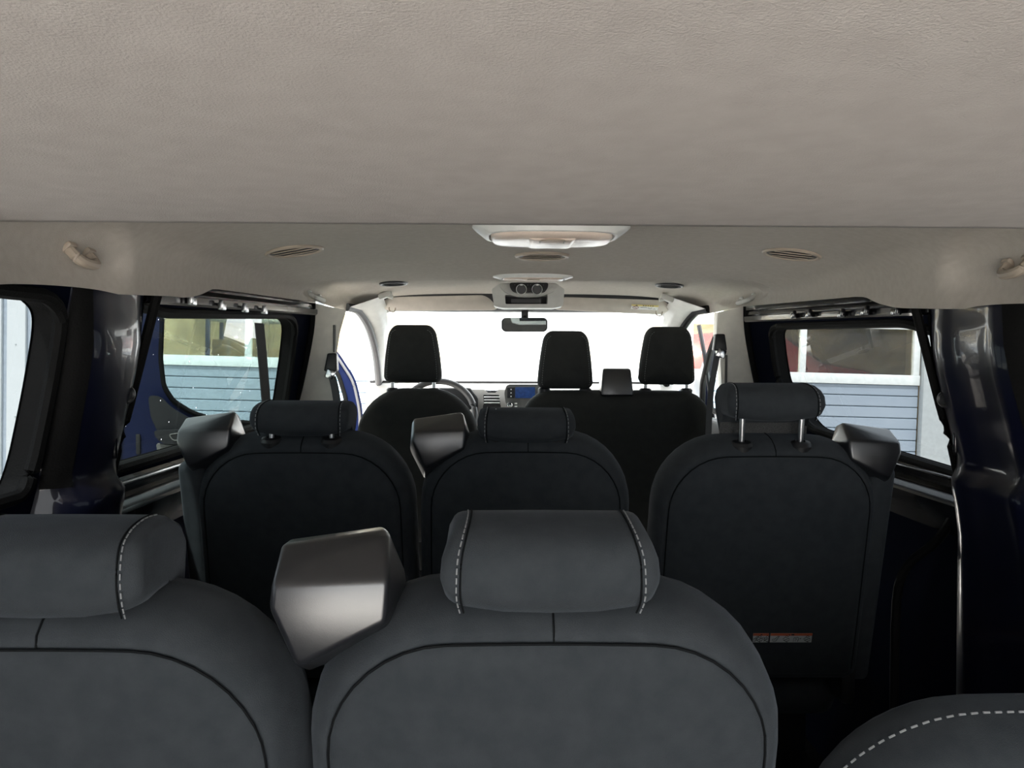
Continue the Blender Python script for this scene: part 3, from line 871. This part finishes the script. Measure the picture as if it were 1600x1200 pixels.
# ---- overhead console
y0 = 2.980
root = empty('overhead_console', P(825, 455, y0), label='pale overhead console with two black dials above a dark storage slot', cat='console')
def Q(px, py, y=y0): return P(px, py, y)
m = M()
body = round_loop([Q(768,452,3.000),Q(782,442,3.000),Q(868,442,3.000),Q(882,452,3.000),Q(880,478,3.000),Q(866,481,3.000),Q(786,481,3.000),Q(772,478,3.000)], .008)
hole_ = round_loop([Q(789,461,3.000),Q(856,461,3.000),Q(855,475,3.000),Q(790,475,3.000)], .004)
m.holed(body, [hole_], V((0,.10,0))); m.obj('housing', GREYP, root, sharp=40)
m = M(); m.poly(round_loop([Q(788,460,3.080),Q(857,460,3.080),Q(857,477,3.080),Q(788,477,3.080)], .004), V((0,.01,0))); sl = m.obj('storage_slot', BLACKM, root)
m = M(); m.poly([Q(799,467,3.060),Q(845,467,3.060),Q(845,474,3.060),Q(799,474,3.060)], V((0,.01,0))); m.obj('slot_mat', BLACKP, sl)
lip = round_loop([Q(778,444,2.980),Q(875,444,2.980),Q(866,455,2.970),Q(848,463,2.965),Q(825,464.5,2.960),Q(803,463,2.965),Q(787,455,2.970)], .02)
m = M(); m.poly(lip, V((0,.035,0))); m.obj('lip', GREYP, root, sharp=40)
m = M(); m.poly(round_loop([Q(796,441.5,2.935),Q(857,441.5,2.935),Q(856,450,2.935),Q(850,458,2.935),Q(803,458,2.935),Q(797,450,2.935)], .012), V((0,.02,0))); cp = m.obj('control_panel', GLOSSB, root, sharp=40)
for px in (814.5, 839):
    c = Q(px, 452.5, 2.930)
    T = frame_at(c, V((0,-1,0)))
    m = M(T); m.lathe([(.020,-.004),(.019,.012),(.016,.016),(.001,.016)], 24); kn = m.obj('dial', BLACKP, cp)
    m = M(T); m.tube([(.0195*math.cos(a*math.pi/14), .0195*math.sin(a*math.pi/14), .012) for a in range(28)], .0012, 6, closed=True); m.obj('dial_ring', WHITEP, kn)
    m = M(T); m.raw([(-.006,.014,.0165),(.006,.014,.0165),(.003,.019,.0165),(-.003,.019,.0165)], [(0,1,2,3)]); m.obj('dial_mark', WHITEP, kn)
    m = M(T)
    for k in range(5):
        a = R(35+27*k); m.box((.031*math.cos(a), .031*math.sin(a), -.0015), (.003,.0012,.001), rot=(0,0,a+R(90)))
    m.obj('dial_tick', STITCH, cp)

# ---- sun visors
def visor(label, pts, yv, arm_px, clip_px, lab=None):
    c = P(sum(p[0] for p in pts)/len(pts), sum(p[1] for p in pts)/len(pts), yv)
    root = empty('sun_visor', c, label=label, cat='visor', group='sun visors')
    ymax = max(p[1] for p in pts); ymin = min(p[1] for p in pts)
    def pp(px, py): return P(px, py, yv+.05*(py-ymin)/(ymax-ymin))
    lp = round_loop([pp(*p) for p in pts], .018)
    m = M(); n = len(lp); ce = sum(lp, V((0,0,0)))/n
    rings = [[p.lerp(ce, .05)+V((0,-.004,0)) for p in lp], lp, [p+V((0,.012,0)) for p in lp], [p.lerp(ce,.05)+V((0,.018,0)) for p in lp]]
    m.loft(rings); b = m.obj('visor_panel', VISM, root, sharp=50)
    m = M(); q = [P(a, b_, yv-.15) for a, b_ in arm_px]
    m.tube(q, .009, 8); m.box(q[0], (.06,.04,.026), rot=(0,R(-22 if arm_px[0][0] < 800 else 22),0), bev=.008); m.obj('pivot_arm', GREYP, root)
    m = M(); m.tube(smooth_path([P(clip_px[0]-5, clip_px[1]-5, yv+.012), P(clip_px[0]-4, clip_px[1]+1, yv+.012), P(clip_px[0]+3, clip_px[1]+2, yv+.012), P(clip_px[0]+5, clip_px[1]-4, yv+.012)], 4), .003, 6); m.obj('clip', BEIGE, root)
    if lab:
        m = M(); a = [P(x, y_, yv+.05*(y_-ymin)/(ymax-ymin)-.012) for x, y_ in lab]
        m.poly(a, V((0,.002,0))); lb = m.obj('visor_label', LABELV, b, label='yellow and white warning sticker')
        def L(u, v): return a[0].lerp(a[1], u).lerp(a[3].lerp(a[2], u), v)+V((0,-.001,0))
        m = M(); m.poly([L(0,0),L(1,0),L(1,.32),L(0,.32)], V((0,.001,0))); m.obj('label_band', LABELY, lb)
        m = M(); m.tube([L(.17+.11*math.cos(k*math.pi/8), .66+.27*math.sin(k*math.pi/8)) for k in range(16)], .0011, 5, closed=True); m.tube([L(.10,.5),L(.24,.85)], .0009, 5); m.obj('prohibition_mark', INKR, lb)
        m = M()
        m.poly([L(.19,.06),L(.24,.27),L(.14,.27)], V((0,-.0006,0)))
        for k in range(5): m.poly([L(.42+.085*k,.10),L(.47+.085*k,.10),L(.47+.085*k,.24),L(.42+.085*k,.24)], V((0,-.0006,0)))
        m.tube(smooth_path([L(.36,.62),L(.45,.5),L(.55,.5),L(.58,.62)], 3), .0007, 4)
        m.tube([L(.62,.55),L(.7,.75),L(.78,.6)], .0007, 4); m.tube([L(.84,.85),L(.88,.7),L(.92,.85)], .0007, 4)
        m.obj('label_print', INK, lb)
    return root
visor('beige sun visor over the driver side of the windscreen, no sticker', [(612,464),(755,461),(766,467),(778,482),(770,484.5),(605,485.5),(597,479),(599,469)], 3.49, [(602,461),(614,465)], (613,485))
visor('beige sun visor with a yellow and white sticker on the passenger side', [(880,464),(1036,469),(1047,477),(1043,488),(1030,491.5),(872,484),(863,481),(870,471)], 3.49, [(1042,466),(1030,469)], (1030,491), [(987,475.5),(1029.5,477.5),(1027,485),(985.5,482.5)])

# ---- mirror
c = P(819.5, 507.5, 3.72)
root = empty('rear_view_mirror', c, label='interior rear view mirror hanging below the overhead console', cat='mirror')
T = Matrix.Translation(c) @ Matrix.Rotation(R(-4), 4, 'Z')
m = M(T); 
lp = lambda k, y: [(x*k, y, (z-.035)*k) for x, z in rr(.228, .070, .024, .024, 0, 6, 3)]
m.loft([lp(.97,-.008), lp(1,-.004), lp(1,.012), lp(.8,.028)]); m.obj('mirror_housing', BLACKP, root)
m = M(T); m.loft([lp(.93,-.0095), lp(.93,-.0075)]); m.obj('mirror_glass', MIRROR, root)
m = M(); m.box(P(820, 490, 3.75), (.034,.02,.05), bev=.004); m.tube([P(820,494,3.75), P(820,499,3.74)], .011, 8); m.obj('mirror_stem', BLACKP, root)
m = M(); m.hull([P(a, b, yy) for a, b in ((793,482),(848,482),(842,487.5),(800,487.5)) for yy in (3.76, 3.82)], bev=.004); m.obj('mirror_mount', WHITEP, root)

# ================================================================== DASH AND WHEEL
dash_root = empty('dashboard', (0, 4.2, 0), label='pale dashboard with air vents and central screen below the windscreen', cat='dashboard')
ZD = P(800, 600, 4.1).z-CZ
prof = [(4.62,ZD-.02),(4.4,ZD+.004),(4.14,ZD+.006),(4.10,ZD+.002),(4.085,ZD-.012)]
m = M(); m.loft([[(x, y, rz(z)) for y, z in prof] for x in (-.84,-.4,0,.4,.84)], closed=False); m.obj('dash_top', DASHT, dash_root)
prof = [(4.085,ZD-.010),(4.06,ZD-.03),(4.04,ZD-.12),(4.06,ZD-.25),(4.10,ZD-.34),(4.16,ZD-.60),(4.25,ZD-.85)]
m = M(); m.loft([[(x, y, rz(z)) for y, z in prof] for x in (-.84,-.4,0,.4,.84)], closed=False); m.obj('dash_face', SILVERP, dash_root)
yd = 4.02
m = M(); m.box((0, 4.115, rz(ZD+.009)), (1.66,.03,.012), bev=.004); m.obj('dash_lip', BLACKM, dash_root)
m = M(); m.hull([P(a, b, y) for a, b in ((680,606),(735,606),(747,622),(747,650),(680,650)) for y in (3.99, 4.09)], bev=.01); m.obj('instrument_cluster', BLACKM, dash_root)
def plate(pts, y, mat_, name, parent, r=.006, dep=.012, label=None):
    m = M(); m.poly(round_loop([P(a, b, y) for a, b in pts], r), V((0,dep,0))); return m.obj(name, mat_, parent, sharp=40, label=label)
v = plate([(755,617),(780,617),(782,632),(756,632)], 4.01, BLACKM, 'air_vent', dash_root)
for yy in (620.5, 625, 629.5):
    m = M(); m.box(P(768.5, yy, 4.004), (.084,.012,.006), rot=(R(-15),0,0), bev=.001); m.obj('vent_slat', WHITEP, v)
plate([(755,631),(782,631),(784,645),(754,645)], 4.0, BLACKM, 'cubby', dash_root, .01)
m = M(); m.hull([P(a, b, y) for a, b in ((757,609.5),(779,609.5),(774,613.5),(762,613.5)) for y in (4.0,4.03)], bev=.002); m.obj('vent_tab', CHROME, dash_root)
sc = plate([(791,603),(796,600.5),(850,600.5),(850,640),(797,640),(790,630),(788,614)], 3.97, GREYCARD, 'screen_housing', dash_root, .012, .03)
plate([(805,605),(836,605),(836,622),(805,622)], 3.964, DISPLAY, 'display', sc, .003, .006)
plate([(792.5,605.5),(804,605.5),(804,622),(792.5,622)], 3.964, BLACKP, 'key_strip', sc, .003, .006)
for yy in (608.5, 614, 619.5):
    m = M(); m.box(P(798.5, yy, 3.961), (.006,.003,.006), bev=.001); m.obj('button', WHITEP, sc)
T = frame_at(P(796.5,632.5,3.965), V((0,-1,0)))
m = M(T); m.lathe([(.017,-.004),(.017,.006),(.013,.013),(.010,.011),(.001,.011)], 24); m.obj('knob', CHROME, sc)
m = M(); m.box(P(806,630.5,3.962), (.014,.003,.006), bev=.001); m.box(P(806,635,3.962), (.014,.003,.006), bev=.001); m.obj('button', WHITEP, sc)
plate([(737,638),(744,637),(746,646),(741,650)], 3.93, BLACKP, 'column_stalk', dash_root, .004)

wc = P(684, 650, 3.78)
wheel = empty('steering_wheel', wc, label='dark steering wheel showing beyond the driver seat', cat='steering wheel')
T = Matrix.Translation(wc) @ Matrix.Rotation(R(-22), 4, 'X')
m = M(T); rw = .186
m.tube([(rw*math.cos(a*math.pi/28), 0, rw*math.sin(a*math.pi/28)) for a in range(56)], .0165, 12, closed=True); m.obj('wheel_rim', simple('wheel_leather', (.05,.05,.05), .42), wheel)
m = M(T); m.hull([(x, y, z) for x, z in ((-.07,.03),(.07,.03),(.06,-.06),(-.06,-.06)) for y in (.0,.05)], bev=.015); m.obj('wheel_hub', BLACKP, wheel)
for a in (8, 172, 270):
    m = M(T); m.tube([(.05*math.cos(R(a)), .02, .05*math.sin(R(a))), (rw*math.cos(R(a)), .0, rw*math.sin(R(a)))], .012, 8); m.obj('spoke', SILVERP, wheel)
m = M(T); m.tube([(0,.04,0),(0,.30,-.06)], .035, 12); m.obj('steering_column', BLACKP, wheel)

# ================================================================== SEAT BELTS
def belt(label, path, w, wdir, anchor=None, mat_=BELT, slot=None):
    root = empty('seat_belt', path[0], label=label, cat='seat belt', group='hanging seat belts')
    m = M(); m.strap(smooth_path(path, 4), w, wdir); m.obj('webbing', mat_, root)
    if anchor:
        a0, a1 = anchor
        m = M(); d = (a1-a0); m.hull([a0+V((sx*.018, sy*.02, 0)) for sx in (-1,1) for sy in (-1,1)]+[a1+V((sx*.026, sy*.024, 0)) for sx in (-1,1) for sy in (-1,1)], bev=.006); an = m.obj('belt_anchor', BLACKP, root)
        m = M(); m.box(a1+V((.0,-.025,-.012)), (.036,.010,.036), rot=(0,R(20),0), bev=.004); m.obj('anchor_bolt', CHROME, an)
    if slot:
        m = M(); m.box((slot[0]+slot[1])/2, (.008,.02,(slot[0]-slot[1]).length), bev=.002); m.obj('height_track', GREYCARD, root)
p = [PL(405,505,(-.845,0,0),(1,0,0)), PL(411,570,(-.845,0,0),(1,0,0)), PL(418,655,(-.85,0,0),(1,0,0)), PL(426,760,(-.86,0,0),(1,0,0))]
belt('dark belt webbing hanging across the driver side sliding door window', p, .046, (.25,1,0))
ya = 3.06
belt('belt with black anchor on the pale pillar beside the open driver door', [P(519,588,ya), P(524,610,ya-.005), P(530,655,ya-.02), P(535,720,ya-.03)], .03, (1,.3,0), (P(520,552,ya), P(518,580,ya)), BELTG, (P(525,508,ya+.02), P(520,550,ya+.02)))
belt('belt with black anchor on the pale pillar beside the shut passenger door', [P(1121,552,ya), P(1116,580,ya-.005), P(1110,620,ya-.02), P(1106,700,ya-.03)], .024, (1,-.3,0), (P(1124,522,ya), P(1124,548,ya)), BELTG, (P(1131,555,ya+.03), P(1137,600,ya+.03)))

# ================================================================== OUTSIDE
YF = 9.3
FR = Euler((0, .0236, 0))
fc = P(800, 570, YF)
FM = Matrix.Translation(fc) @ FR.to_matrix().to_4x4()
K = YF/F
def fx(px): return (px-800)*K
def fz(py): return -(py-570)*K
GZ = -.62-fc.z-.15
bld = empty('workshop_building', (fc.x, fc.y, fc.z), FR, label='white corrugated workshop building facing the windscreen', cat='building')
DA = (203, 722); DB = (893, 1447)
ZTOP = 3.0
def clad(x0, x1, z0, z1):
    """corrugated sheet: flat ribs with narrow recessed troughs"""
    m = M(FM); g2 = M(FM); x = x0; pit = 37*K; gr = 8.5*K
    while x < x1-1e-6:
        xa = min(x+pit-gr, x1); xb = min(x+pit, x1)
        m.box(((x+xa)/2, .02, (z0+z1)/2), (xa-x, .05, z1-z0), bev=.004, seg=1)
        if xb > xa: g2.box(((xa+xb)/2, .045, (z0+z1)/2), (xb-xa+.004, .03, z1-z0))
        x += pit
    return m, g2
for k, (a, b, z0, z1) in enumerate(((fx(-500), fx(DA[0]-22), GZ, ZTOP), (fx(DA[1]+20), fx(DB[0]-20), GZ, ZTOP), (fx(DB[1]+52), fx(2200), GZ, ZTOP), (fx(DA[0]-22), fx(DA[1]+20), fz(392), ZTOP), (fx(DB[0]-20), fx(DB[1]+52), fz(392), ZTOP))):
    m, g2 = clad(a, b, z0, z1)
    cl = m.obj('cladding', CLAD, bld)
    g2.obj('cladding_groove', CLADG, cl)
    if k == 0:
        m = M(FM); x = a
        while x < b-.2:
            for zz in (fz(560), fz(672), fz(772)):
                m.box((x+14*K, -.008, zz), (.016,.012,.016), bev=.003)
            x += 37*K
        m.obj('rivet', JAMB, cl)
for x0, x1, nm in ((DA[0]-22, DA[0], 0), (DA[1], DA[1]+20, 0), (DB[0]-20, DB[0], 0), (DB[1], DB[1]+52, 0)):
    m = M(FM); m.box(((fx(x0)+fx(x1))/2, .02, (GZ+fz(392))/2), (fx(x1)-fx(x0), .10, fz(392)-GZ), bev=.006); m.obj('door_jamb', JAMB, bld)
def gdoor(label, xr, mull):
    x0, x1 = fx(xr[0]), fx(xr[1]); w = x1-x0-.02
    root = empty('garage_door', FM @ V(((x0+x1)/2, 0, GZ)), FR, label=label, cat='garage door', group='sectional garage doors')
    m = M(FM); z = fz(585); st = 17.6*K; k = 0
    while z-st > GZ:
        m.box(((x0+x1)/2, .09, z-st/2), (w, .05, st-.012), bev=.006, seg=1)
        z -= st
    m.box(((x0+x1)/2, .09, (z+GZ)/2), (w, .05, z-GZ), bev=.004, seg=1)
    pn = m.obj('panel', PANEL, root, sharp=20)
    m = M(FM); m.box(((x0+x1)/2, .10, (fz(585)+GZ)/2), (w, .04, fz(585)-GZ)); m.obj('panel_groove', GROOVE, pn)
    m = M(FM)
    for za, zb in ((fz(585), fz(569)), (fz(497), fz(481))): m.box(((x0+x1)/2, .075, (za+zb)/2), (w, .08, zb-za), bev=.006)
    for px in mull: m.box((fx(px), .078, (fz(569)+fz(497))/2), (9.5*K, .07, fz(497)-fz(569)), bev=.005)
    for px in (xr[0]+7, xr[1]-7): m.box((fx(px), .078, (fz(569)+fz(497))/2), (10*K, .07, fz(497)-fz(569)), bev=.005)
    m.box(((x0+x1)/2, .09, (fz(481)+fz(394))/2), (w, .05, fz(394)-fz(481)), bev=.01)
    m.obj('door_frame', WHITEF, root)
    ed = [xr[0]+10]+list(mull)+[xr[1]-10]
    for a, b in zip(ed, ed[1:]):
        m = M(FM); rows = []
        for j in range(7):
            tz = j/6
            rows.append([(fx(a)+(fx(b)-fx(a))*i/10, .085-.02*math.sin(math.pi*i/10)*math.sin(math.pi*tz), fz(569)+(fz(497)-fz(569))*tz) for i in range(11)])
        m.loft(rows, closed=False); m.obj('pane', PANEGL, root)
gdoor('sectional garage door seen through the driver side windows, glazed strip above grey panels', DA, (387, 556))
gdoor('sectional garage door behind the passenger side window, glazed strip above blue grey panels', DB, (1079, 1259))
# room behind the doors
m = M(FM)
xa, xb = fx(120), fx(1760); z0, z1 = GZ, fz(380); y0_, y1_ = .16, 5.0
m.raw([(xa,y1_,z0),(xb,y1_,z0),(xb,y1_,z1),(xa,y1_,z1),(xa,y0_,z0),(xb,y0_,z0),(xb,y0_,z1),(xa,y0_,z1)], [(0,1,2,3),(0,3,7,4),(1,5,6,2),(3,2,6,7)])
m.obj('inner_wall', GARAGEW, bld)
def car(label, x, y, rot, paint):  # car model stands in for a red reflection in the panes
    T = FM @ Matrix.Translation((x, y, GZ)) @ Matrix.Rotation(rot, 4, 'Z')
    root = empty('car', T.translation, T.to_3x3().to_4x4(), label=label, cat='car')
    m = M(T); rings = []
    # lengthwise sections: (y, half width, low, shoulder height, top height, top half width)
    for yy, hw, lo, sh, tp, tw in ((-2.0,.55,.35,.55,.62,.45),(-1.85,.76,.25,.68,.78,.62),(-1.4,.86,.2,.78,.92,.70),(-.8,.88,.2,.85,1.02,.72),(-.3,.88,.2,.9,1.40,.62),(.4,.88,.2,.92,1.5,.60),(1.1,.88,.2,.92,1.44,.58),(1.7,.84,.25,.9,1.1,.62),(2.0,.70,.35,.7,.85,.5)):
        rings.append([(-hw*.9,yy,lo),(-hw,yy,(lo+sh)/2),(-hw*.97,yy,sh),(-tw,yy,tp),(0,yy,tp+.03),(tw,yy,tp),(hw*.97,yy,sh),(hw,yy,(lo+sh)/2),(hw*.9,yy,lo)])
    m.loft(rings); m.obj('car_body', paint, root, sharp=50)
    m = M(T); m.raw([(-.66,-.78,1.05),(.66,-.78,1.05),(.56,-.30,1.40),(-.56,-.30,1.40)], [(0,1,2,3)]); bm_ = m.obj('windscreen', CARGLASS, root)
    for sx in (-1, 1):
        for yy in (-1.3, 1.3):
            m = M(T @ Matrix.Translation((sx*.80, yy, .32)) @ Matrix.Rotation(R(90), 4, 'Y')); m.lathe([(.18,-.10),(.31,-.10),(.33,-.06),(.33,.06),(.31,.10),(.18,.10)], 24); m.obj('wheel', TYRE, root)
        m = M(T); m.hull([(sx*a, b, c) for a, b, c in ((.45,-1.96,.60),(.70,-1.84,.64),(.66,-1.80,.74),(.46,-1.90,.72))], bev=.01); m.obj('headlamp', CHROME, root)
LIFT = 1.10
def lift():  # lift made up only to raise the stand-in car to pane height
    T = FM @ Matrix.Translation((fx(1325), 2.7, GZ)) @ Matrix.Rotation(R(62), 4, 'Z')
    root = empty('added_lift', T.translation, T.to_3x3().to_4x4(), label='added grey lift holding up the stand-in red car', cat='lift')
    for sx in (-1, 1):
        m = M(T); m.box((sx*.78, 0, LIFT-.10), (.42, 4.2, .10), bev=.01); m.obj('runway', JAMB, root)
        for sy in (-1, 1):
            m = M(T); m.box((sx*1.08, sy*1.9, .75), (.12,.12,1.5), bev=.01); m.box((sx*1.0, sy*1.9, LIFT-.10), (.1,.12,.1)); m.obj('post', JAMB, root)
    return T
T_ = lift()
GZ0 = GZ; GZ = GZ0+LIFT-.032
car('red car made up to stand for a red reflection in the passenger side garage glazing', fx(1325), 2.7, R(62), REDCAR)
GZ = GZ0
rk = empty('stand_in_rack', FM @ V((fx(318), 2.4, GZ)), FR, label='made-up tall rack standing in for reflections in the driver side garage glazing', cat='rack')  # rack and boxes made up to imitate shapes reflected in the panes
RX = fx(318)
for sx in (-1, 1):
    for sy in (-1, 1):
        m = M(FM); m.box((RX+sx*.75, 2.4+sy*.28, GZ+1.5), (.06,.06,3.0), bev=.006); m.obj('upright', BLUECAR, rk)
for zz in (.6, 1.75, 2.5):
    m = M(FM); m.box((RX, 2.4, GZ+zz), (1.5,.6,.05), bev=.005); m.obj('shelf', JAMB, rk)
for x, z, sz in ((-.45,1.775,(.5,.4,.42)), (.12,1.775,(.42,.4,.30)), (.55,1.775,(.34,.4,.5))):  # made-up boxes, giving warm tones like those reflected in the glazing
    b = empty('stand_in_box', FM @ V((RX+x, 2.35, GZ+z+.006)), FR, label='made-up brown cardboard box on the stand-in rack behind the garage glazing', cat='box', group='made-up boxes on the rack')
    m = M(FM); m.box((RX+x, 2.35, GZ+z+.006+sz[2]/2), sz, bev=.008); m.obj('carton', CARD, b)
    m = M(FM); m.box((RX+x, 2.35, GZ+z+.006+sz[2]/2), (.06, sz[1]+.004, sz[2]+.004), bev=.001); m.obj('packing_tape', BEIGE, b)

# ================================================================== LIGHT
w = bpy.data.worlds.new('world'); SC.world = w; w.use_nodes = True
nt = w.node_tree; bg = nt.nodes['Background']
tc = nt.nodes.new('ShaderNodeTexCoord'); sp = nt.nodes.new('ShaderNodeSeparateXYZ'); rp = nt.nodes.new('ShaderNodeValToRGB')
rp.color_ramp.elements[0].position = .45; rp.color_ramp.elements[0].color = (.62,.64,.66,1)
rp.color_ramp.elements[1].position = .75; rp.color_ramp.elements[1].color = (.93,.97,1,1)
mp = nt.nodes.new('ShaderNodeMath'); mp.operation = 'MULTIPLY_ADD'; mp.inputs[1].default_value = .5; mp.inputs[2].default_value = .5
nt.links.new(tc.outputs['Generated'], sp.inputs[0]); nt.links.new(sp.outputs['Z'], mp.inputs[0]); nt.links.new(mp.outputs[0], rp.inputs[0])
nt.links.new(rp.outputs[0], bg.inputs['Color'])
bg.inputs['Strength'].default_value = 2.4

def area(name, loc, rot, sx, sy, power, col=(1,1,1)):
    l = bpy.data.lights.new(name, 'AREA'); l.shape = 'RECTANGLE'; l.size = sx; l.size_y = sy; l.energy = power; l.color = col
    o = bpy.data.objects.new(name, l); COL.objects.link(o); o.location = loc; o.rotation_euler = rot
    return o
sl_ = bpy.data.lights.new('sun', 'SUN'); sl_.energy = 10; sl_.angle = R(2); sl_.color = (1,.96,.91)
so = bpy.data.objects.new('sun', sl_); COL.objects.link(so); so.location = (-3,-6,9)
so.rotation_euler = V((.16,.48,-.86)).to_track_quat('-Z','Y').to_euler()
area('garage_fill', FM @ V((fx(830), 2.6, fz(385))), (0,0,0), 8, 2, 1900, (1,.93,.8))  # unseen fill light added to brighten the room behind the panes

SC.cycles.use_denoising = True
SC.cycles.max_bounces = 10
SC.cycles.diffuse_bounces = 5
SC.cycles.glossy_bounces = 4
SC.cycles.transparent_max_bounces = 16
SC.cycles.sample_clamp_indirect = 8
SC.cycles.caustics_reflective = False
SC.cycles.caustics_refractive = False
SC.view_settings.view_transform = 'Standard'
SC.view_settings.look = 'None'
SC.view_settings.exposure = 1.15
